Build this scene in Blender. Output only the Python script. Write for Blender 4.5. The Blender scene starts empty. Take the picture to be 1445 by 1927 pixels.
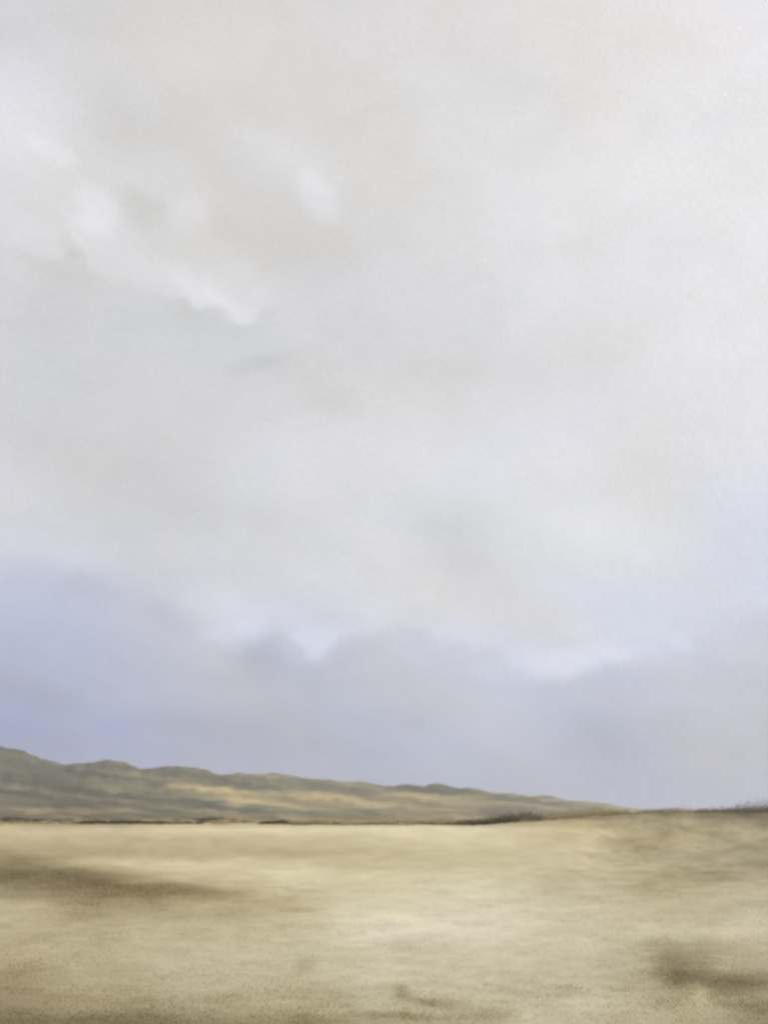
import bpy, math
import numpy as np
from mathutils import Vector

# ------------------------------------------------------------------ camera, sky, sun
C = bpy.context.scene
IW, IH = 1445.0, 1927.0                 # photograph size, used only to express viewing angles
F = 2066.0                              # focal length in the same unit
YH = 1534.0                             # eye level
H = 6.0                                 # camera height above the field
PITCH = math.atan((YH - IH/2)/F)

cd = bpy.data.cameras.new('camera'); cam = bpy.data.objects.new('camera', cd)
C.collection.objects.link(cam)
cam.location = (0, 0, H); cam.rotation_euler = (math.pi/2 + PITCH, 0, 0)
cd.sensor_fit = 'VERTICAL'; cd.sensor_height = 24.0; cd.lens = 24.0*F/IH
cd.clip_start = 0.1; cd.clip_end = 200000
cd.dof.use_dof = True; cd.dof.focus_distance = 12.0; cd.dof.aperture_fstop = 1.0
BLUR_PX = 3.2                           # soft lens: blur-disc diameter of far things, in render pixels
ap = BLUR_PX/(F*1024/IH)*12.0
cd.dof.aperture_fstop = (cd.lens/1000)/ap
C.camera = cam
C.view_settings.view_transform = 'Standard'; C.view_settings.look = 'None'
C.view_settings.gamma = 1.0; C.view_settings.use_curve_mapping = False
EXPO = 0.8
C.view_settings.exposure = EXPO
GAIN = 2.0**EXPO

def az_el(x, y):
    """viewing angles (degrees) of a point of the photograph"""
    cx, cz = (x - IW/2)/F, (IH/2 - y)/F
    dy = math.cos(PITCH) - cz*math.sin(PITCH); dz = math.sin(PITCH) + cz*math.cos(PITCH)
    return math.degrees(math.atan2(cx, dy)), math.degrees(math.atan2(dz, math.hypot(cx, dy)))
def to_px(az, el):
    a, e = np.radians(az), np.radians(el)
    dx, dy, dz = np.sin(a)*np.cos(e), np.cos(a)*np.cos(e), np.sin(e)
    fw = dy*math.cos(PITCH) + dz*math.sin(PITCH); up = -dy*math.sin(PITCH) + dz*math.cos(PITCH)
    fw = np.maximum(fw, 0.15)
    return IW/2 + F*dx/fw, IH/2 - F*up/fw
def lin(c):
    c = np.asarray(c, float)/255.0
    return np.where(c <= 0.04045, c/12.92, ((c + 0.055)/1.055)**2.4)

SUN_EL, SUN_AZ = math.radians(46), math.radians(62)     # high, ahead and to the right
w = bpy.data.worlds.new('World'); C.world = w; w.use_nodes = True
nt = w.node_tree; nt.nodes.clear(); N = nt.nodes; L = nt.links

class G:
    """tiny node-graph helper"""
    def __init__(s, tree): s.t = tree
    def put(s, sock, v):
        if isinstance(v, bpy.types.NodeSocket): s.t.links.new(v, sock)
        elif v is not None: sock.default_value = v
    def m(s, op, a, b=None, c=None, clamp=False):
        n = s.t.nodes.new('ShaderNodeMath'); n.operation = op; n.use_clamp = clamp
        for i, v in enumerate((a, b, c)): 
            if v is not None: s.put(n.inputs[i], v)
        return n.outputs[0]
    def xyz(s, x, y, z=0.0):
        n = s.t.nodes.new('ShaderNodeCombineXYZ')
        for i, v in enumerate((x, y, z)): s.put(n.inputs[i], v)
        return n.outputs[0]
    def vm(s, op, a, b=None):
        n = s.t.nodes.new('ShaderNodeVectorMath'); n.operation = op
        s.put(n.inputs[0], a); s.put(n.inputs[1], b)
        return n.outputs['Value'] if op in ('LENGTH', 'DOT_PRODUCT') else n.outputs[0]
    def noise(s, v, scale, detail=4, rough=0.5, dist=0.0, color=False, dim='3D'):
        n = s.t.nodes.new('ShaderNodeTexNoise'); n.noise_dimensions = dim
        s.put(n.inputs['Vector'], v)
        for k, q in (('Scale', scale), ('Detail', detail), ('Roughness', rough), ('Distortion', dist)): s.put(n.inputs[k], q)
        return n.outputs['Color' if color else 'Fac']
    def mr(s, v, a, b, c=0.0, d=1.0, mode='SMOOTHSTEP'):
        n = s.t.nodes.new('ShaderNodeMapRange'); n.interpolation_type = mode
        for i, q in enumerate((v, a, b, c, d)): s.put(n.inputs[i], q)
        return n.outputs[0]
    def mix(s, f, a, b, blend='MIX'):
        n = s.t.nodes.new('ShaderNodeMix'); n.data_type = 'RGBA'; n.blend_type = blend
        s.put(n.inputs[0], f); s.put(n.inputs[6], a); s.put(n.inputs[7], b)
        return n.outputs[2]
    def ramp(s, v, stops, interp='LINEAR'):
        n = s.t.nodes.new('ShaderNodeValToRGB'); r = n.color_ramp; r.interpolation = interp
        while len(r.elements) < len(stops): r.elements.new(0.5)
        for e, (p, c) in zip(r.elements, stops):
            e.position = p
            e.color = (c, c, c, 1) if isinstance(c, (int, float)) else (*c, 1)
        s.put(n.inputs[0], v)
        return n.outputs[0]
    def curve(s, v, pts):
        n = s.t.nodes.new('ShaderNodeFloatCurve'); c = n.mapping.curves[0]
        n.mapping.use_clip = True
        c.points[0].location = pts[0]; c.points[1].location = pts[-1]
        for p in pts[1:-1]: c.points.new(*p)
        for p in c.points: p.handle_type = 'AUTO_CLAMPED'
        n.mapping.update(); s.put(n.inputs['Value'], v)
        return n.outputs[0]

g = G(nt)
tc = N.new('ShaderNodeTexCoord').outputs['Generated']
sep = N.new('ShaderNodeSeparateXYZ'); L.new(tc, sep.inputs[0])
dx, dy, dz = sep.outputs
DEG = 57.29578
az0 = g.m('MULTIPLY', g.m('ARCTAN2', dx, dy), DEG)
el0 = g.m('MULTIPLY', g.m('ARCSINE', dz), DEG)
# cloud-like warping of the angles
cv = g.vm('MULTIPLY', tc, (1.0, 1.0, 1.35))
wn = g.noise(cv, 5.0, 5, 0.55, 0.3, True)
ws = N.new('ShaderNodeSeparateXYZ'); L.new(wn, ws.inputs[0])
def warped(amount):
    a = g.m('ADD', az0, g.m('MULTIPLY', g.m('SUBTRACT', ws.outputs[0], 0.5), amount))
    e = g.m('ADD', el0, g.m('MULTIPLY', g.m('SUBTRACT', ws.outputs[1], 0.5), amount*0.8))
    return a, e
azw, elw = warped(5.0)

# sky colours as overcast cloud seen in each direction (sampled table)
XS = [0, 180, 360, 540, 720, 900, 1080, 1260, 1445]
TAB = {
   -60: [(204,203,205),(205,204,204),(207,205,203),(209,207,205),(211,209,207),(214,212,211),(217,216,216),(220,219,220),(222,221,223)],
   100: [(207,206,208),(207,206,206),(209,207,206),(210,209,207),(212,210,207),(215,213,211),(219,218,217),(221,220,220),(225,224,226)],
   230: [(211,212,216),(209,208,208),(207,205,202),(208,207,204),(211,210,207),(215,214,213),(219,218,217),(223,223,224),(226,226,228)],
   330: [(211,211,214),(207,206,204),(208,207,205),(208,207,205),(211,210,207),(216,215,214),(219,219,220),(222,222,225),(226,226,228)],
   430: [(209,209,211),(207,207,206),(206,205,202),(206,204,201),(209,209,210),(214,214,215),(219,219,220),(222,222,225),(225,225,227)],
   540: [(206,206,210),(205,204,204),(206,207,208),(207,208,210),(208,209,214),(213,214,217),(217,217,218),(220,220,222),(224,224,226)],
   640: [(204,205,209),(203,204,207),(202,203,205),(205,206,210),(207,208,213),(210,211,214),(213,212,212),(216,216,217),(222,222,226)],
   760: [(204,205,210),(203,203,204),(203,203,202),(205,205,207),(206,206,207),(208,208,209),(213,214,218),(214,214,216),(220,221,224)],
   880: [(204,205,209),(201,201,201),(202,202,202),(206,207,210),(209,210,213),(210,211,214),(212,213,217),(213,212,211),(217,218,224)],
   980: [(207,208,213),(203,204,206),(203,203,203),(205,206,208),(209,210,213),(205,206,207),(212,214,217),(212,214,217),(207,211,225)],
  1060: [(198,201,212),(198,201,210),(205,206,210),(208,209,213),(209,210,214),(205,206,208),(211,213,217),(208,211,219),(203,208,224)],
  1140: [(182,187,202),(183,188,203),(197,199,206),(205,207,212),(207,209,214),(203,205,210),(207,209,215),(204,208,219),(202,207,220)],
  1210: [(177,181,195),(180,185,199),(187,190,200),(196,199,207),(200,202,209),(200,203,213),(204,207,217),(201,205,218),(194,197,206)],
  1290: [(170,174,188),(177,182,196),(178,181,194),(182,184,194),(187,189,197),(189,192,203),(191,195,209),(190,193,205),(191,194,203)],
  1370: [(160,167,189),(170,175,192),(170,174,190),(174,177,191),(181,185,198),(184,190,206),(180,184,198),(184,187,199),(189,192,201)],
  1450: [(162,168,189),(167,172,190),(168,172,190),(172,175,190),(176,181,197),(181,186,201),(178,181,195),(184,186,198),(187,190,202)],
  1540: [(166,171,190),(168,172,190),(170,174,191),(172,176,191),(175,180,196),(180,184,199),(181,184,197),(185,187,199),(187,190,202)],
}
ys = sorted(TAB); T = np.array([TAB[y] for y in ys], float)
for i_, y_ in enumerate(ys):      # bright cloud mass over the centre, bluer rain bank below it
    if 800 < y_ < 1180: T[i_, 3:8] += 3
    if y_ > 1180: T[i_] += (0, 0, 2)
    if y_ > 1340: T[i_, :2] += (-6, -4, 2)
    if y_ > 1100: T[i_, :3] += (-1, -1, 1)
def table(x, y):
    x = min(max(x, 0), 1445); y = min(max(y, ys[0]), ys[-1])
    i = min(max(np.searchsorted(ys, y) - 1, 0), len(ys) - 2); j = min(max(np.searchsorted(XS, x) - 1, 0), len(XS) - 2)
    a = (y - ys[i])/(ys[i+1] - ys[i]); b = (x - XS[j])/(XS[j+1] - XS[j])
    return (1-a)*((1-b)*T[i, j] + b*T[i, j+1]) + a*((1-b)*T[i+1, j] + b*T[i+1, j+1])
AZ = np.linspace(-22, 22, 13)
EL = [az_el(722, y)[1] for y in reversed(ys)]
azn = g.mr(azw, -24.0, 24.0, 0.0, 1.0, 'LINEAR')
SKY_CORR = np.array([1.112, 1.096, 1.090])
col = None
for i, e in enumerate(EL):
    st = []
    for a in AZ:
        px, py = to_px(a, e)
        st.append(((a + 24)/48, tuple(lin(table(px, py))*SKY_CORR/GAIN)))
    rc = g.ramp(azn, st, 'EASE')
    col = rc if col is None else g.mix(g.mr(elw, EL[i-1], e), col, rc)

# soft billows and brighter/darker patches: (x, y, rx, ry, tilt, softness 0..1, gain)
BL = [(765,1235,110,40,0,.7,-.016),(700,1210,70,18,-14,.6,-.010),(520,1262,90,28,14,.8,-.008),(1230,1262,130,36,-12,.8,-.012),(390,1150,90,34,22,.9,.018),(610,1320,60,60,30,.9,.008),(230,1120,90,30,20,.9,-.010),(540,940,180,50,5,.9,.008),(330,720,120,30,14,.9,.008),(500,1170,150,45,18,.9,.02),(690,1290,120,30,20,.9,.008),(250,240,200,60,10,.9,-.008),(330,460,180,50,18,.9,.014),(90,400,90,60,10,.9,.012),(720,840,260,80,10,.9,.010),(1100,800,300,120,0,.9,.008),(40,215,110,75,10,.9,.030),(95,285,55,18,15,.6,.030),(600,372,50,34,35,.5,.034),(545,290,75,40,20,.9,.022),(600,330,60,40,30,.9,.014),(215,330,60,26,20,.9,.012),(300,300,60,24,-10,.9,.010),(330,520,90,24,12,.8,.014),(420,575,90,22,22,.7,.014),(480,430,70,30,0,.9,-.010),(120,520,120,18,12,.9,-.010),
      (175,385,50,28,35,.6,.035),(170,425,50,14,20,.5,.02),(355,405,40,34,0,.7,.025),(330,350,80,40,10,.9,.02),(260,395,45,28,20,.9,-.03),
      (590,480,95,55,0,.9,-.028),(125,465,25,18,40,.8,-.03),(95,560,70,80,0,.9,-.015),(205,455,70,50,30,.8,.02),
      (470,690,60,16,-10,.7,-.025),(560,690,80,40,15,.9,-.012),(620,760,60,24,-5,.9,-.018),(560,860,120,60,0,.9,.012),
      (860,690,90,30,0,.9,-.018),(990,600,60,30,-25,.8,.012),(1130,640,110,70,-20,.9,-.012),(860,1010,90,50,0,.9,-.02),(410,965,130,22,5,.9,-.015),
      (880,1070,80,30,0,.9,-.012),(1120,990,180,60,10,.9,.012),(250,860,110,60,0,.9,-.01),(1230,900,90,60,0,.9,-.014),
      (60,1300,80,26,15,.9,-.035),(780,1350,70,30,0,.9,-.015),(960,1350,70,60,0,.9,.018),(1130,1400,70,50,15,.9,-.03),
      (440,1195,60,18,-15,.7,.03),(590,1215,45,36,0,.8,.03),(505,1235,50,26,0,.8,-.03),(650,1230,36,24,0,.8,-.02),
      (860,1190,55,26,10,.8,.025),(1060,1245,110,26,-5,.8,.03),(1275,1200,20,18,0,.7,.025),(320,1160,50,24,20,.8,-.02),
      (130,1190,120,40,20,.9,.012),(300,1300,170,30,10,.9,.015),(40,1380,90,28,12,.9,-.02),(420,1380,150,24,8,.9,-.012)]
azb, elb = warped(2.2)
fn = g.noise(cv, 42.0, 4, 0.6, 0.2, True)
fs = N.new('ShaderNodeSeparateXYZ'); L.new(fn, fs.inputs[0])
azb = g.m('ADD', azb, g.m('MULTIPLY', g.m('SUBTRACT', fs.outputs[0], .5), 0.9))
elb = g.m('ADD', elb, g.m('MULTIPLY', g.m('SUBTRACT', fs.outputs[1], .5), 0.6))
hn = g.noise(cv, 130.0, 3, 0.6, 0.0, True)
hs = N.new('ShaderNodeSeparateXYZ'); L.new(hn, hs.inputs[0])
azb = g.m('ADD', azb, g.m('MULTIPLY', g.m('SUBTRACT', hs.outputs[0], .5), 0.55))
elb = g.m('ADD', elb, g.m('MULTIPLY', g.m('SUBTRACT', hs.outputs[1], .5), 0.45))
pb = g.xyz(azb, elb)
acc = None
D1 = math.degrees(1/F)
for (x, y, rx, ry, t, soft, k) in BL:
    a, e = az_el(x, y); sx = D1*math.cos(math.radians(e))
    t = -math.radians(t); ct, stt = math.cos(t), math.sin(t)
    q = g.vm('SUBTRACT', pb, (a, e, 0))
    u = g.vm('DOT_PRODUCT', q, (ct/(rx*D1), stt/(rx*D1), 0)); v = g.vm('DOT_PRODUCT', q, (-stt/(ry*D1), ct/(ry*D1), 0))
    r = g.vm('LENGTH', g.xyz(u, v))
    f = g.mr(r, 1.0 - soft*0.9, 1.0 + soft*0.8, k*2.5, 0.0)
    acc = f if acc is None else g.m('ADD', acc, f)

# cloud lips: a bright upper billow ending in a crisp lower edge
def lip(pts, amps, up, down, amount, frag):
    A = [az_el(*p) for p in pts]; a0, a1 = A[0][0], A[-1][0]
    e0 = min(q[1] for q in A) - 1; e1 = max(q[1] for q in A) + 1
    t = g.mr(azb, a0, a1, 0, 1, 'LINEAR')
    f = g.curve(t, [((q[0]-a0)/(a1-a0), (q[1]-e0)/(e1-e0)) for q in A])
    edge = g.m('ADD', g.m('MULTIPLY', f, e1-e0), e0)
    d = g.m('SUBTRACT', elb, edge)
    d = g.m('ADD', d, g.m('MULTIPLY', g.m('SUBTRACT', fs.outputs[2], .5), frag))
    R = 4.0
    s = g.ramp(g.mr(d, -R, R, 0, 1, 'LINEAR'), [(0, .5), (.5-down/(2*R), .5), (.5-.08/(2*R)*2, .30), (.5+.22/(2*R)*2, .84), (.5+up/(2*R)*.6, .70), (.5+up/(2*R), .5)], 'EASE')
    amp = g.curve(t, amps)
    return g.m('MULTIPLY', g.m('MULTIPLY', g.m('SUBTRACT', s, .5), amp), amount)
l1 = lip([(-20,462),(30,480),(90,494),(130,476),(165,510),(205,540),(250,548),(300,560),(345,566),(372,588),(398,575),(428,592),(455,612),(480,606),(500,585),(540,570)],
         [(0,.2),(.15,.35),(.25,.5),(.38,.25),(.5,.3),(.6,.6),(.68,1),(.86,1),(.93,.35),(1,0)], 2.2, 2.4, .27, 1.1)
l2 = lip([(0,1055),(90,1078),(180,1098),(240,1130),(330,1178),(400,1216),(430,1234),(470,1222),(515,1212),(560,1224),(592,1252),(612,1246),(630,1218),(690,1203),(750,1188),(800,1186),(835,1206),(890,1218),(950,1228),(975,1255),(1040,1276),(1110,1266),(1165,1244),(1220,1226),(1285,1214),(1350,1180),(1445,1150)],
         [(0,.3),(.1,.45),(.2,.12),(.27,.4),(.31,.8),(.36,.4),(.41,.9),(.47,.8),(.55,.3),(.6,.6),(.66,.45),(.72,.7),(.8,.8),(.86,.4),(.93,.1),(1,.1)], 2.2, 2.6, .23, 1.2)
acc = g.m('ADD', acc, g.m('ADD', l1, l2))
# scumbled cloud texture
n1 = g.noise(cv, 9.0, 6, 0.55, 0.5); n2 = g.noise(cv, 30.0, 5, 0.6, 0.3); n3 = g.noise(cv, 6.0, 3, 0.5)
acc = g.m('ADD', acc, g.m('MULTIPLY', g.m('SUBTRACT', n1, .5), 0.15))
acc = g.m('ADD', acc, g.m('MULTIPLY', g.m('SUBTRACT', n2, .5), 0.07))
al = g.m('SUBTRACT', g.m('MULTIPLY', azb, .86), g.m('MULTIPLY', elb, .5)); ac = g.m('ADD', g.m('MULTIPLY', azb, .5), g.m('MULTIPLY', elb, .86))
n4 = g.noise(g.xyz(g.m('MULTIPLY', al, .05), g.m('MULTIPLY', ac, .22)), 1.0, 5, .55)
acc = g.m('ADD', acc, g.m('MULTIPLY', g.m('SUBTRACT', n4, .5), g.mr(el0, 8, 18, .32, .10)))
# fine canvas-weave grain; glossy paint glints put into the sky colour as specks
gr = g.noise(g.vm('MULTIPLY', tc, (1.0, 1.0, .5)), 480.0, 2, 0.7)
grs = g.mr(gr, .60, .78, 0, 1)
acc = g.m('ADD', acc, g.m('MULTIPLY', grs, g.mr(az0, -20, 20, .03, .10, 'LINEAR')))
acc = g.m('ADD', acc, g.m('MULTIPLY', g.m('SUBTRACT', gr, .5), .20))
tint = g.mix(g.mr(n3, .35, .65), (1.006, 1.0, .985, 1), (.992, 1.0, 1.018, 1))
col = g.mix(1.0, col, tint, 'MULTIPLY')
n5 = g.noise(g.xyz(g.m('MULTIPLY', al, .07), g.m('MULTIPLY', ac, .20), 4.0), 1.0, 4, .5)
tint2 = g.mix(g.mr(n5, .36, .64), (1.035, 1.01, .96, 1), (.965, .99, 1.045, 1))
col = g.mix(g.mr(el0, 9, 15, .8, 0.0), col, g.mix(1.0, col, tint2, 'MULTIPLY'))
gainv = g.m('ADD', acc, 1.0)
gb = g.m('ADD', g.m('MULTIPLY', acc, g.mr(el0, 12, 17, 1.0, 1.3)), 1.0)
col = g.vm('MULTIPLY', col, g.xyz(gainv, gainv, gb))
# real sky above the cloud deck, thinly showing through it
sky = N.new('ShaderNodeTexSky'); sky.sky_type = 'NISHITA'; sky.sun_disc = False
sky.sun_elevation = SUN_EL; sky.sun_rotation = SUN_AZ; sky.air_density = 1.0; sky.dust_density = 2.0
col10 = g.vm('MULTIPLY', col, (10.0, 10.0, 10.0))
mixed = g.mix(0.97, sky.outputs[0], col10)
bg = N.new('ShaderNodeBackground'); L.new(mixed, bg.inputs[0]); bg.inputs[1].default_value = 0.1
out = N.new('ShaderNodeOutputWorld'); L.new(bg.outputs[0], out.inputs[0])

sd = bpy.data.lights.new('sun', 'SUN'); sd.energy = 1.5; sd.angle = math.radians(14); sd.color = (1.0, .95, .88)
sun = bpy.data.objects.new('sun', sd); C.collection.objects.link(sun)
v = Vector((math.sin(SUN_AZ)*math.cos(SUN_EL), math.cos(SUN_AZ)*math.cos(SUN_EL), math.sin(SUN_EL)))
sun.rotation_euler = v.to_track_quat('Z', 'Y').to_euler()

# ------------------------------------------------------------------ numeric helpers
rng = np.random.default_rng(7)
_perm = rng.random((256, 256))
def vnoise(x, y):
    xi, yi = np.floor(x).astype(int), np.floor(y).astype(int); fx, fy = x - xi, y - yi
    fx, fy = fx*fx*(3-2*fx), fy*fy*(3-2*fy)
    p = lambda a, b: _perm[a & 255, b & 255]
    return (p(xi, yi)*(1-fx) + p(xi+1, yi)*fx)*(1-fy) + (p(xi, yi+1)*(1-fx) + p(xi+1, yi+1)*fx)*fy
def fbm(x, y, o=5, r=.5):
    s, a, n = 0, 1.0, 0
    for i in range(o):
        s = s + a*(vnoise(x + 17.3*i, y - 9.1*i) - .5); n += a; a *= r
        x, y = x*2.03 + .3*y, y*2.03 - .3*x
    return s/n*2
def sstep(a, b, x):
    t = np.clip((x - a)/(b - a), 0, 1); return t*t*(3-2*t)
def grid_mesh(name, P, colr, mat, wrap=False, kind='structure'):
    n, m_ = P.shape[:2]
    me = bpy.data.meshes.new(name)
    idx = np.arange(n*m_).reshape(n, m_)
    q = np.stack([idx[:-1, :-1], idx[:-1, 1:], idx[1:, 1:], idx[1:, :-1]], -1).reshape(-1, 4)
    me.vertices.add(n*m_); me.vertices.foreach_set('co', P.reshape(-1, 3).astype(np.float32).ravel())
    me.loops.add(q.size); me.loops.foreach_set('vertex_index', q.ravel().astype(np.int32))
    me.polygons.add(len(q)); me.polygons.foreach_set('loop_start', np.arange(0, q.size, 4, dtype=np.int32))
    me.polygons.foreach_set('loop_total', np.full(len(q), 4, np.int32))
    me.update(); me.validate()
    at = me.color_attributes.new('albedo', 'FLOAT_COLOR', 'POINT')
    at.data.foreach_set('color', np.concatenate([colr.reshape(-1, 3), np.ones((n*m_, 1))], 1).astype(np.float32).ravel())
    me.polygons.foreach_set('use_smooth', np.ones(len(q), bool))
    me.materials.append(mat)
    o = bpy.data.objects.new(name, me); C.collection.objects.link(o); o['kind'] = kind
    return o
def faces_mesh(name, V, colr, mat, k=3):
    """V: (n*k,3) verts, every k of them one face"""
    me = bpy.data.meshes.new(name); nf = len(V)//k
    me.vertices.add(len(V)); me.vertices.foreach_set('co', V.astype(np.float32).ravel())
    me.loops.add(len(V)); me.loops.foreach_set('vertex_index', np.arange(len(V), dtype=np.int32))
    me.polygons.add(nf); me.polygons.foreach_set('loop_start', np.arange(0, len(V), k, dtype=np.int32))
    me.polygons.foreach_set('loop_total', np.full(nf, k, np.int32)); me.update()
    at = me.color_attributes.new('albedo', 'FLOAT_COLOR', 'POINT')
    at.data.foreach_set('color', np.concatenate([colr, np.ones((len(V), 1))], 1).astype(np.float32).ravel())
    me.materials.append(mat)
    o = bpy.data.objects.new(name, me); C.collection.objects.link(o)
    return o

def attr_mat(name, bump=0.0, scales=((3.0, .15),), rough=.9, stretch=(1, 1, 1), transl=0.0):
    m = bpy.data.materials.new(name); m.use_nodes = True; t = m.node_tree; b = t.nodes['Principled BSDF']; h = G(t)
    a = t.nodes.new('ShaderNodeAttribute'); a.attribute_name = 'albedo'; c = a.outputs['Color']
    geo = t.nodes.new('ShaderNodeNewGeometry').outputs['Position']
    pv = h.vm('MULTIPLY', geo, stretch); hh = None
    for s_, k in scales:
        n = h.noise(pv, s_, 5, .6); hh = n if hh is None else h.m('ADD', hh, n)
        gg = h.mr(n, .25, .75, 1-k, 1+k, 'LINEAR'); c = h.vm('MULTIPLY', c, h.xyz(gg, gg, gg))
    t.links.new(c, b.inputs['Base Color']); b.inputs['Roughness'].default_value = rough
    b.inputs['Specular IOR Level'].default_value = .15
    if bump:
        bn = t.nodes.new('ShaderNodeBump'); bn.inputs['Strength'].default_value = bump; bn.inputs['Distance'].default_value = .15
        t.links.new(hh, bn.inputs['Height']); t.links.new(bn.outputs[0], b.inputs['Normal'])
    return m

# brightness a horizontal surface receives, used to turn seen colours into real base colours
LIT = np.array([1.27, 1.25, 1.24])
def base(c): return lin(c)/LIT

# ------------------------------------------------------------------ field
def field_height(X, Y):
    r = np.hypot(X, Y); az = np.degrees(np.arctan2(X, Y))
    z = .35*fbm(X/60, Y/60, 4)*sstep(12, 60, r)
    # grassy brow rising on the right
    k = sstep(4.5, 13, az + 1.2*fbm(r/200, az/3, 3))*sstep(160, 640, r)*(1 - .5*sstep(800, 1600, r))
    z = z + k*(6.7 + .9*fbm(X/90, Y/90, 4))
    return z*(np.abs(az) < 178)
CT = {   # seen colour of the dry grassland in each direction
  'x': [0, 180, 360, 540, 720, 900, 1080, 1260, 1445],
  1522: [(128,116,88)]*5 + [(126,114,88),(130,120,96),(134,124,100),(118,110,90)],
  1538: [(134,122,92)]*3 + [(136,124,94),(140,128,96),(118,106,80),(138,126,98),(146,135,106),(116,107,86)],
  1547: [(160,148,116),(150,138,106),(170,157,124),(178,166,132),(180,168,134),(160,148,116),(176,162,124),(156,145,116),(134,125,100)],
  1562: [(190,177,142),(192,180,146),(200,189,154),(200,190,156),(205,196,163),(203,194,162),(190,178,142),(165,154,122),(152,143,114)],
  1585: [(184,172,138),(180,167,132),(180,168,134),(186,173,138),(198,187,152),(202,192,159),(192,180,146),(170,159,126),(158,149,120)],
  1604: [(168,156,122),(170,158,124),(180,168,133),(178,166,131),(184,173,138),(190,180,145),(192,182,150),(164,153,122),(150,142,115)],
  1625: [(150,138,106),(192,180,146),(196,185,152),(196,186,154),(192,182,148),(192,183,152),(190,180,150),(172,162,132),(158,149,123)],
  1650: [(128,117,88),(150,138,104),(188,176,142),(200,191,160),(203,195,163),(201,193,163),(186,176,146),(176,165,133),(172,163,136)],
  1680: [(152,140,108),(142,130,98),(156,144,110),(190,180,148),(200,192,164),(204,197,172),(188,179,152),(180,170,140),(176,167,140)],
  1710: [(182,172,142),(158,146,114),(170,159,126),(184,174,142),(204,197,172),(207,201,180),(195,187,162),(183,173,144),(180,172,148)],
  1750: [(180,170,140),(176,166,136),(180,171,141),(188,179,150),(208,202,182),(205,199,178),(194,186,162),(188,180,152),(186,178,156)],
  1800: [(172,161,130),(176,166,137),(183,174,146),(186,178,150),(194,187,162),(196,189,166),(190,183,160),(172,163,134),(170,161,134)],
  1845: [(156,144,114),(170,160,130),(180,171,143),(184,175,148),(190,183,159),(188,181,156),(186,178,154),(160,151,122),(148,138,112)],
  1885: [(146,134,104),(160,149,118),(172,163,134),(176,166,136),(182,174,148),(184,176,150),(188,180,156),(176,167,138),(158,148,120)],
  1927: [(128,117,88),(138,127,97),(148,138,108),(160,151,120),(166,157,128),(174,166,140),(184,176,152),(172,163,134),(146,136,108)],
}
cy = sorted(k for k in CT if k != 'x'); CTa = np.array([CT[k] for k in cy], float); cx = np.array(CT['x'], float)
def bilin(xs, ysv, A, x, y):
    x = np.clip(x, xs[0], xs[-1]); y = np.clip(y, ysv[0], ysv[-1])
    i = np.clip(np.searchsorted(ysv, y) - 1, 0, len(ysv) - 2); j = np.clip(np.searchsorted(xs, x) - 1, 0, len(xs) - 2)
    a = ((y - ysv[i])/(ysv[i+1] - ysv[i]))[..., None]; b = ((x - xs[j])/(xs[j+1] - xs[j]))[..., None]
    a, b = a*a*(3-2*a), b*b*(3-2*b)
    return (1-a)*((1-b)*A[i, j] + b*A[i, j+1]) + a*((1-b)*A[i+1, j] + b*A[i+1, j+1])
# patches of darker and paler growth: (x, y, rx, ry, tilt, gain)
FP = [(40,1636,140,32,8,-.17),(190,1658,140,22,10,-.13),(310,1674,150,11,8,-.15),(180,1690,30,13,0,-.08),(290,1696,30,8,5,-.14),(360,1672,60,5,8,-.12),
      (440,1716,40,8,3,-.07),(540,1690,26,8,0,-.10),(560,1713,28,5,0,-.10),(575,1812,20,10,-20,-.14),(150,1725,60,7,5,-.06),
      (360,1608,300,9,2,-.05),(560,1560,400,9,0,.05),(60,1600,80,6,3,.06),(330,1625,160,10,3,.05),(540,1640,160,14,5,.04),(760,1730,150,14,3,.05),
      (880,1735,40,5,2,-.08),(790,1785,55,8,6,-.07),(820,1815,150,10,4,-.05),(1100,1695,30,6,0,-.08),(1080,1640,30,12,0,-.05),
      (1215,1590,60,26,0,-.08),(1330,1645,130,18,-5,-.16),(1200,1570,70,22,0,-.10),(1400,1590,60,14,0,-.12),(1240,1680,60,8,-10,-.05),(1330,1603,90,6,0,.10),(1400,1740,60,22,-10,.07),(1300,1760,80,14,0,.05),
      (1250,1806,30,26,20,-.20),(1295,1830,56,16,15,-.20),(1345,1842,70,14,0,-.17),(1262,1868,34,26,0,-.12),(1320,1800,60,20,0,-.06),(1310,1795,30,14,0,-.12),(1400,1850,60,14,-8,-.16),
      (1320,1872,20,14,0,.16),(1070,1862,30,7,0,-.10),(1180,1863,30,4,0,-.12),(960,1868,40,8,0,-.05),
      (790,1880,60,13,12,-.20),(762,1865,12,9,0,-.15),(820,1888,25,6,20,-.16),(740,1912,80,8,4,-.20),(640,1880,50,12,20,-.09),(910,1910,60,12,0,-.14),(985,1915,24,16,0,.10),
      (560,1918,60,10,0,-.14),(130,1922,180,16,0,-.14),(1425,1880,50,40,0,-.12),(430,1925,200,10,0,-.10),(260,1905,60,20,0,-.10),(20,1850,40,24,0,-.10),(100,1870,60,10,5,-.06),(430,1890,60,14,-5,-.07),(560,1850,60,20,20,-.04),(700,1800,200,20,10,.03),
      (420,1790,140,24,5,.02),(90,1760,80,10,0,-.05),(20,1745,40,8,0,-.06)]
def seen(X, Y):
    r = np.hypot(X, Y); az = np.degrees(np.arctan2(X, Y)); z = field_height(X, Y)
    el = np.degrees(np.arctan2(z - H, r))
    return to_px(az, el), r
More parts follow.
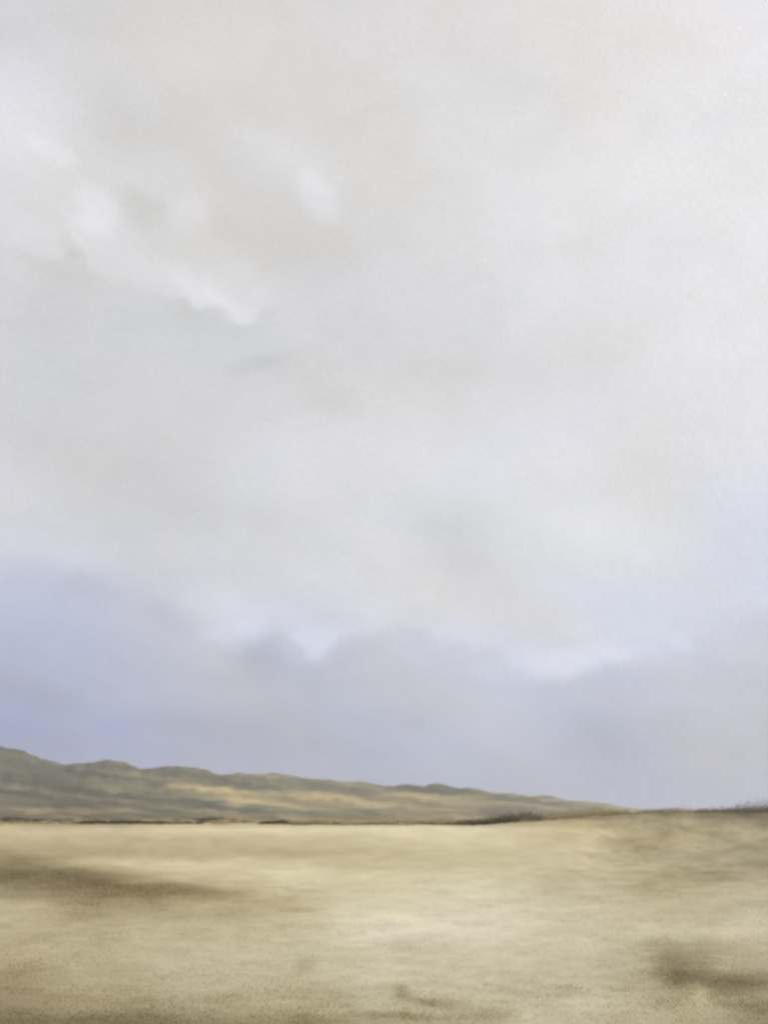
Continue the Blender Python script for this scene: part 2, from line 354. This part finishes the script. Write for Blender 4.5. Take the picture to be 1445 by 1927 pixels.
def field_colour(X, Y):
    (px, py), r = seen(X, Y)
    lx, ly = px/40, (py - 1534)/9
    wx = 24*fbm(lx*.5, ly*.35, 4, .55); wy = fbm(lx*.35 + 40, ly*.5, 4, .55)*(3 + .022*(py-1534))
    qx, qy = px + wx, py + wy
    c = bilin(cx, np.array(cy, float), CTa, qx, qy)
    gsum = 0
    for (x, y, rx, ry, t, k) in FP:
        t = math.radians(t); u = (qx-x)*math.cos(t) + (qy-y)*math.sin(t); v_ = -(qx-x)*math.sin(t) + (qy-y)*math.cos(t)
        gsum = gsum + 1.25*k*(1 - sstep(0, 1.9, np.sqrt((u/rx)**2 + (v_/ry/1.15)**2)))
    # streaky wind-combed growth
    gsum = gsum + .045*fbm(px/110, (py-1534)/7, 5, .6) + .03*fbm(X/3 + 5, Y/6, 3, .6)*(r < 150)
    rt = sstep(1020, 1180, px)*(1 - sstep(1600, 1700, py))
    gsum = gsum + (.14 + .22*rt)*fbm(px/38 + 3, (py-1534)/(9 + 3*rt), 5, .62)
    return base(c)*np.array([1.10, 1.088, 1.06])*(1.0 + 1.2*gsum)[..., None]*(1 + np.array([.22, .06, -.34])*np.clip(-gsum, 0, .4)[..., None])
azs = np.unique(np.concatenate([np.arange(-180, -30, 5), np.arange(-30, -23, .5), np.arange(-23, 23, .06), np.arange(23, 30, .5), np.arange(30, 180.1, 5)]))
rs = np.unique(np.concatenate([np.linspace(.5, 24, 14), H*F/np.arange(520, 8, -1.2), np.geomspace(1600, 9000, 16)]))
A_, R_ = np.meshgrid(np.radians(azs), rs, indexing='ij')
X, Y = R_*np.sin(A_), R_*np.cos(A_)
Z = field_height(X, Y)

field = grid_mesh('field', np.stack([X, Y, Z], -1), field_colour(X, Y), attr_mat('dry_grassland', .3, ((.8, .04), (6.0, .07)), stretch=(1, .6, 1)))
field['label'] = 'pale straw coloured open grassland with darker olive streaks'

# grass standing in the field (uncountable)
def grass(n, r0, r1, hgt, wid):
    t = rng.random(n); r = r0*(r1/r0)**(t**1.0); a = np.radians(rng.uniform(-21.5, 21.5, n))
    x, y = r*np.sin(a), r*np.cos(a)
    keep = rng.random(n)*(1 + 3*sstep(110, 330, r)) < .35 + .65*sstep(-.3, .3, fbm(x/2.2, y/3.5, 3)); x, y, r = x[keep], y[keep], r[keep]
    n = len(x); z = field_height(x, y); c = field_colour(x, y)
    h = hgt*rng.uniform(.4, 1.2, n)*(1 + .5*fbm(x/5, y/8, 3)); th = rng.uniform(0, math.pi, n); ww = wid*rng.uniform(.6, 1.4, n)*(1 + r/60)
    lean = rng.normal(.35, .5, (n, 2))*h[:, None]
    V = np.zeros((n, 3, 3))
    V[:, 0] = np.stack([x - ww*np.cos(th), y - ww*np.sin(th), z - .02], -1)
    V[:, 1] = np.stack([x + ww*np.cos(th), y + ww*np.sin(th), z - .02], -1)
    V[:, 2] = np.stack([x + lean[:, 0], y + lean[:, 1], z + h], -1)
    c = c*rng.uniform(1.0, 1.2, (n, 1))*1.22
    return V.reshape(-1, 3), np.repeat(c, 3, 0)
Vg, Cg = grass(380000, 24, 330, .05, .010)
gm = attr_mat('dry_grass_blades', rough=.8)
gg = faces_mesh('grass', Vg, Cg, gm); gg['kind'] = 'stuff'
gg['label'] = 'short dry straw grass growing over the near field'; gg['category'] = 'grass'

# ------------------------------------------------------------------ hills
def prof(pts, x): 
    p = np.array(pts, float); return np.interp(x, p[:, 0], p[:, 1])
SK = [(-400,1385),(-200,1360),(-60,1388),(0,1403),(30,1411),(60,1422),(92,1436),(115,1442),(150,1438),(190,1432),(230,1436),(262,1445),(300,1444),(335,1442),(370,1451),(400,1456),(440,1457),(500,1455),(540,1460),(590,1471),(640,1474),(700,1476),(740,1480),(790,1479),(835,1478),(880,1483),(930,1493),(1000,1497),(1060,1502),(1120,1508),(1180,1515),(1240,1521),(1330,1522),(1390,1519),(1445,1514),(1600,1505),(2000,1500)]
S2 = [(-400,1440),(0,1452),(100,1452),(180,1456),(280,1470),(370,1484),(450,1500),(550,1514),(650,1522),(760,1528),(900,1532),(1445,1534)]
S3 = [(-400,1500),(0,1500),(150,1496),(240,1500),(340,1510),(420,1522),(520,1529),(700,1533),(1445,1536)]
S4 = [(-400,1524),(0,1525),(120,1520),(250,1524),(420,1530),(500,1527),(620,1529),(760,1526),(900,1530),(1445,1536)]
RD = [(SK, 4300, 900), (S2, 3500, 620), (S3, 2900, 500), (S4, 2200, 420)]
haz = np.arange(-34, 30, .07); hr = np.linspace(1500, 6200, 190)
A_, R_ = np.meshgrid(haz, hr, indexing='ij')
pxh, _ = to_px(A_, 0*A_)
dw = 260*fbm(A_/4, R_/900, 4)
Z = np.zeros_like(A_)
Zs = []
for k, (pts, d, wd) in enumerate(RD):
    ey = prof(pts, pxh + 3*fbm(A_/1.2 + k*7, R_/2500, 3))
    # elevation angle of crest
    cxx, czz = (pxh - IW/2)/F, (IH/2 - ey)/F
    dyy = math.cos(PITCH) - czz*math.sin(PITCH); dzz = math.sin(PITCH) + czz*math.cos(PITCH)
    tanel = dzz/np.hypot(cxx, dyy)
    zc = H + tanel*d + 12*sstep(1300, 900, pxh) + 2
    s_ = np.abs(R_ + dw*.6 - d)/wd
    Zs.append(np.where(zc > 0, zc, 0)*np.exp(-1.4*s_**1.35*np.where(R_ + dw*.6 < d, .75, 1.3)) - np.where(zc > 0, 0, 5))
Z = np.log(sum(np.exp(np.clip(z/7.0, -30, 60)) for z in Zs))*7.0 - 7.0*math.log(1.0)
Z = Z*(1 + .10*fbm(A_*1.1, R_/420, 5, .55)) - 12
fade = sstep(0, 8, Z + 12)
Xh, Yh = R_*np.sin(np.radians(A_)), R_*np.cos(np.radians(A_))
# growth on the slopes
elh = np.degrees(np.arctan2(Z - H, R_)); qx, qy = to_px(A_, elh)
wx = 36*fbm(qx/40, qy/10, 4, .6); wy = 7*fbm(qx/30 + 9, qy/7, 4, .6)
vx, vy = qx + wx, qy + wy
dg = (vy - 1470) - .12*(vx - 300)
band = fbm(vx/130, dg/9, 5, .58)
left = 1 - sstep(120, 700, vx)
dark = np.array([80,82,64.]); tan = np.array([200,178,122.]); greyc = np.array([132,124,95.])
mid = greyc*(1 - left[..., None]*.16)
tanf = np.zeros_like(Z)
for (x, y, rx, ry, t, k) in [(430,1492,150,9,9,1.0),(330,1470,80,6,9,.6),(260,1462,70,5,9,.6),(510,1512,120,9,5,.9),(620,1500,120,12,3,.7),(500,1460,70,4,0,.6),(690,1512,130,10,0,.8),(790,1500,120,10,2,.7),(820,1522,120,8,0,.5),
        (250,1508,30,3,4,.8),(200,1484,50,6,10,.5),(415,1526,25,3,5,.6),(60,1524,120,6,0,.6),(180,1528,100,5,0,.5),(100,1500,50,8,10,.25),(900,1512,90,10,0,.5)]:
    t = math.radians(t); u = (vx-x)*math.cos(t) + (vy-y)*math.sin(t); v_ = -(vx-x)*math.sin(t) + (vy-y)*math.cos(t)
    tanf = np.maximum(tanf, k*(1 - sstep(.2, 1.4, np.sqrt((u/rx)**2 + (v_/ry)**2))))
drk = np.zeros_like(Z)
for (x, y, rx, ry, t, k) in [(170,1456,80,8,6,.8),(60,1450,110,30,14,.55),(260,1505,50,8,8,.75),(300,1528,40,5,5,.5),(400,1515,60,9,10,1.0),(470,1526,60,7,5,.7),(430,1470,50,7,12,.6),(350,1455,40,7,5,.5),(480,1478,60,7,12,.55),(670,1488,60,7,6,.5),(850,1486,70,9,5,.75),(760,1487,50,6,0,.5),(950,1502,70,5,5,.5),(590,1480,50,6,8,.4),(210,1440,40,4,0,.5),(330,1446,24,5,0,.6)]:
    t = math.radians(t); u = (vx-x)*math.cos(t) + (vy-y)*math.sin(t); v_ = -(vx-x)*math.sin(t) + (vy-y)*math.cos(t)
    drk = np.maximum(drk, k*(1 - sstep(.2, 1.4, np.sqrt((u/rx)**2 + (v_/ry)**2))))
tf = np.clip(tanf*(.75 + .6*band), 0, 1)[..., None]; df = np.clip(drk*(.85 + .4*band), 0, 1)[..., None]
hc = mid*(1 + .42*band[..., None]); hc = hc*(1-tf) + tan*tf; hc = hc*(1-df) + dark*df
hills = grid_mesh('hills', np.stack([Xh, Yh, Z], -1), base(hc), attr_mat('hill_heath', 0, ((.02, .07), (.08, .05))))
hills['label'] = 'olive and tan rolling hills descending to the right'

# ------------------------------------------------------------------ scrub
scrub_mat = attr_mat('scrub_leaves', rough=.85)
def leaf_cloud(cs, ax, n, leaf, colour, jit=.25):
    """cs centres (m,3), ax radii (m,3): small four-sided leaf clumps through each bush's volume"""
    m_ = len(cs); k = rng.integers(0, m_, n)
    d = rng.normal(size=(n, 3)); d /= np.linalg.norm(d, axis=1)[:, None]; rr = rng.random(n)**.45
    lump = 1 + .35*np.sin(d[:, 0]*5 + k*1.7)*np.cos(d[:, 2]*6 + k)
    p = cs[k] + d*rr[:, None]*ax[k]*lump[:, None]; 
    p[:, 2] = np.maximum(p[:, 2], cs[k][:, 2] - ax[k][:, 2]*.2)
    u = rng.normal(size=(n, 3)); u /= np.linalg.norm(u, axis=1)[:, None]
    v_ = np.cross(u, rng.normal(size=(n, 3))); v_ /= np.linalg.norm(v_, axis=1)[:, None]
    s = leaf*rng.uniform(.5, 1.3, n)[:, None]; u, v_ = u*s, v_*s*.55
    V = np.stack([p-u, p-v_, p+u, p+v_], 1).reshape(-1, 3)
    c = colour[k]*rng.uniform(1-jit, 1+jit, (n, 1)); return V, np.repeat(c, 4, 0)
def world_at(x, y, d):
    a, _ = az_el(x, y); a = math.radians(a); return d*math.sin(a), d*math.cos(a)
def hedge(name, label, pts, d, colour, density=1.0, spread=8, leaf=.5, category='thicket'):
    """pts: (x, height in m, depth offset) along the row"""
    P = np.array(pts, float); xs = np.arange(P[0, 0], P[-1, 0], 2.6/density)
    xs = xs + rng.normal(0, 1.5, len(xs)); hs = np.interp(xs, P[:, 0], P[:, 1]); ds = d + np.interp(xs, P[:, 0], P[:, 2])
    cs, ax = [], []
    for x, h_, dd in zip(xs, hs, ds):
        if h_ < .15: continue
        dd = dd + (rng.uniform(-1, 1)*spread if spread > 60 else rng.normal(0, spread)); wx_, wy_ = world_at(x, 1545, dd); h2 = h_*rng.uniform(.3, 1.25)*(1 + .9*float(fbm(np.array([x/22.]), np.array([d/50.]), 3)[0]))
        z = float(field_height(np.array([wx_]), np.array([wy_]))[0]); wdt = max(.8, h2*rng.uniform(.7, 1.6))
        cs.append((wx_, wy_, z + h2*.35)); ax.append((wdt*1.3, wdt, h2*.6))
    cs, ax = np.array(cs), np.array(ax)
    colr = base(np.array(colour))*1.9*rng.uniform(.75, 1.3, (len(cs), 1))
    V, c = leaf_cloud(cs, ax, int(len(cs)*150), leaf, colr)
    o = faces_mesh(name, V, c, scrub_mat, 4); o['label'] = label; o['category'] = category
    if name == 'brush': o['kind'] = 'stuff'
    return o
hedge('thicket', 'thin broken dark scrub at the far left edge of the pale field', [(-60,3,0),(0,3.4,0),(25,4.6,0),(40,3.4,0),(60,1.8,0),(90,3.4,0),(130,3.0,0),(160,1,0)], 1080, (92,80,58), 1.0, 20)
hedge('thicket', 'long dark brown scrub strip below the pale hill foot', [(150,1,0),(185,3.2,0),(230,2.6,0),(300,2.2,0),(330,1.2,0),(380,1,0)], 820, (84,72,52), 1.1, 14)
hedge('thicket', 'brown scrub hump at the foot of the dark hill patch', [(320,1,40),(345,3.4,40),(370,5.4,40),(410,4.6,40),(430,2.5,0),(480,1.4,0),(500,.9,0)], 930, (86,74,54), 1.2, 14)
hedge('thicket', 'small dark scrub mound on the thin field edge', [(490,1,0),(508,2.6,0),(526,3.6,0),(540,2.2,0),(560,1,0)], 800, (84,72,52))
hedge('thicket', 'low thin scrub line under the middle hills', [(550,1.1,0),(600,1.6,30),(640,.5,0),(700,1.3,20),(760,.3,0),(800,1.4,30),(840,1.0,0),(880,2.0,0)], 730, (124,110,80), .8, 12)
hedge('thicket', 'darkest scrub thicket where the grassy brow begins', [(860,1.5,0),(900,4,0),(930,6,0),(960,7,0),(990,6.5,0),(1010,4,20),(1040,2.4,40)], 720, (84,76,60), 1.2)
hedge('thicket', 'olive brown scrub rising along the brow skyline', [(980,4,60),(1030,5,60),(1075,5.5,60),(1130,4,60),(1180,3,60),(1230,3.4,60),(1290,3,60),(1330,2.4,60)], 700, (140,128,98), 2.0, 40, .3)
hedge('thicket', 'dark grey scrub on the right skyline', [(1310,2,0),(1350,4,0),(1390,5.5,0),(1445,7,0),(1520,7,0),(1600,4,0)], 720, (108,100,80), 2.2, 40, .3)
hedge('brush', 'sparse brown brush spreading from the field edge to the hill foot', [(-80,1.6,0),(200,1.9,0),(420,2.6,0),(600,2.4,0),(800,2.0,0),(1000,2.2,0),(1150,1.5,0)], 1000, (156,141,106), 3.0, 180)
# low heath growing in the darker patches of the field
def heath(label, spots, n, hgt, leaf, shade=1.0, brow=None):
    P = []
    for (x, y, rx, ry, wt) in spots:
        k = int(n*wt/sum(q[4] for q in spots)); q = rng.normal(size=(k, 2))*.55
        x_, y_ = x + q[:, 0]*rx, y + q[:, 1]*ry
        a = np.radians(np.array([az_el(u, 1545)[0] for u in x_]))
        d = H*F/np.maximum(y_ - YH, 7) if brow is None else brow[0] + (brow[1] - brow[0])*rng.random(k)**.55
        P.append(np.stack([d*np.sin(a), d*np.cos(a)], -1))
    P = np.concatenate(P); P = P[fbm(P[:, 0]/6, P[:, 1]/14, 4) > -.25 + .3*rng.normal(size=len(P))]
    n_ = len(P); z = field_height(P[:, 0], P[:, 1]); hh = hgt*rng.uniform(.3, 1.2, n_)
    c = field_colour(P[:, 0], P[:, 1])*shade*rng.uniform(.9, 1.3, (n_, 1)); th = rng.uniform(0, math.pi, n_)
    ww = leaf*rng.uniform(.5, 1.4, n_); ln = rng.normal(.3, .6, (n_, 2))*hh[:, None]
    V = np.stack([np.stack([P[:, 0] - ww*np.cos(th), P[:, 1] - ww*np.sin(th), z - .02], -1),
                  np.stack([P[:, 0] + ww*np.cos(th), P[:, 1] + ww*np.sin(th), z - .02], -1),
                  np.stack([P[:, 0] + ln[:, 0], P[:, 1] + ln[:, 1], z + hh], -1)], 1).reshape(-1, 3)
    c = np.repeat(c, 3, 0)
    o = faces_mesh('heath', V, c, gm, 3); o['kind'] = 'stuff'; o['label'] = label; o['category'] = 'heath'
heath('wide dark heath streak entering the field from the left', [(60,1634,110,14,3),(190,1654,110,10,3),(300,1670,120,7,2),(180,1688,40,10,.5)], 14000, .10, .04, 1.7)
heath('dark heath clump in the lower right of the field', [(1250,1808,20,16,2),(1295,1830,46,9,2),(1345,1843,50,8,2),(1262,1868,24,16,1),(1310,1795,28,10,.6),(1405,1852,50,10,1.5)], 7000, .06, .012, 1.7)
heath('small dark heath tufts at the bottom centre of the field', [(762,1868,12,9,1),(795,1882,46,9,2),(740,1910,60,8,2),(575,1812,18,8,.6),(640,1884,44,9,.7)], 4500, .05, .012, 1.7)
heath('mottled brown heath over the grassy brow', [(1120,1540,90,10,2),(1260,1540,90,10,3),(1400,1540,80,10,3)], 26000, .4, .09, 1.5, (300, 720))

# ------------------------------------------------------------------ air
S_, ZB, ZT = 9500.0, -30.0, 420.0
hv = [(x, y, z) for z in (ZB, ZT) for y in (-S_, S_) for x in (-S_, S_)]
hm = bpy.data.meshes.new('haze'); hm.from_pydata(hv, [], [(0,2,3,1),(4,5,7,6),(0,1,5,4),(2,6,7,3),(0,4,6,2),(1,3,7,5)])
ho = bpy.data.objects.new('haze', hm); C.collection.objects.link(ho); ho['kind'] = 'stuff'; ho['label'] = 'thin pale mist over the distant hills'
mm = bpy.data.materials.new('haze_air'); mm.use_nodes = True; t = mm.node_tree; t.nodes.clear()
pv = t.nodes.new('ShaderNodeVolumePrincipled'); pv.inputs['Color'].default_value = (.86, .88, .93, 1); pv.inputs['Density'].default_value = .00006; pv.inputs['Anisotropy'].default_value = .2
mo = t.nodes.new('ShaderNodeOutputMaterial'); t.links.new(pv.outputs[0], mo.inputs['Volume']); hm.materials.append(mm)
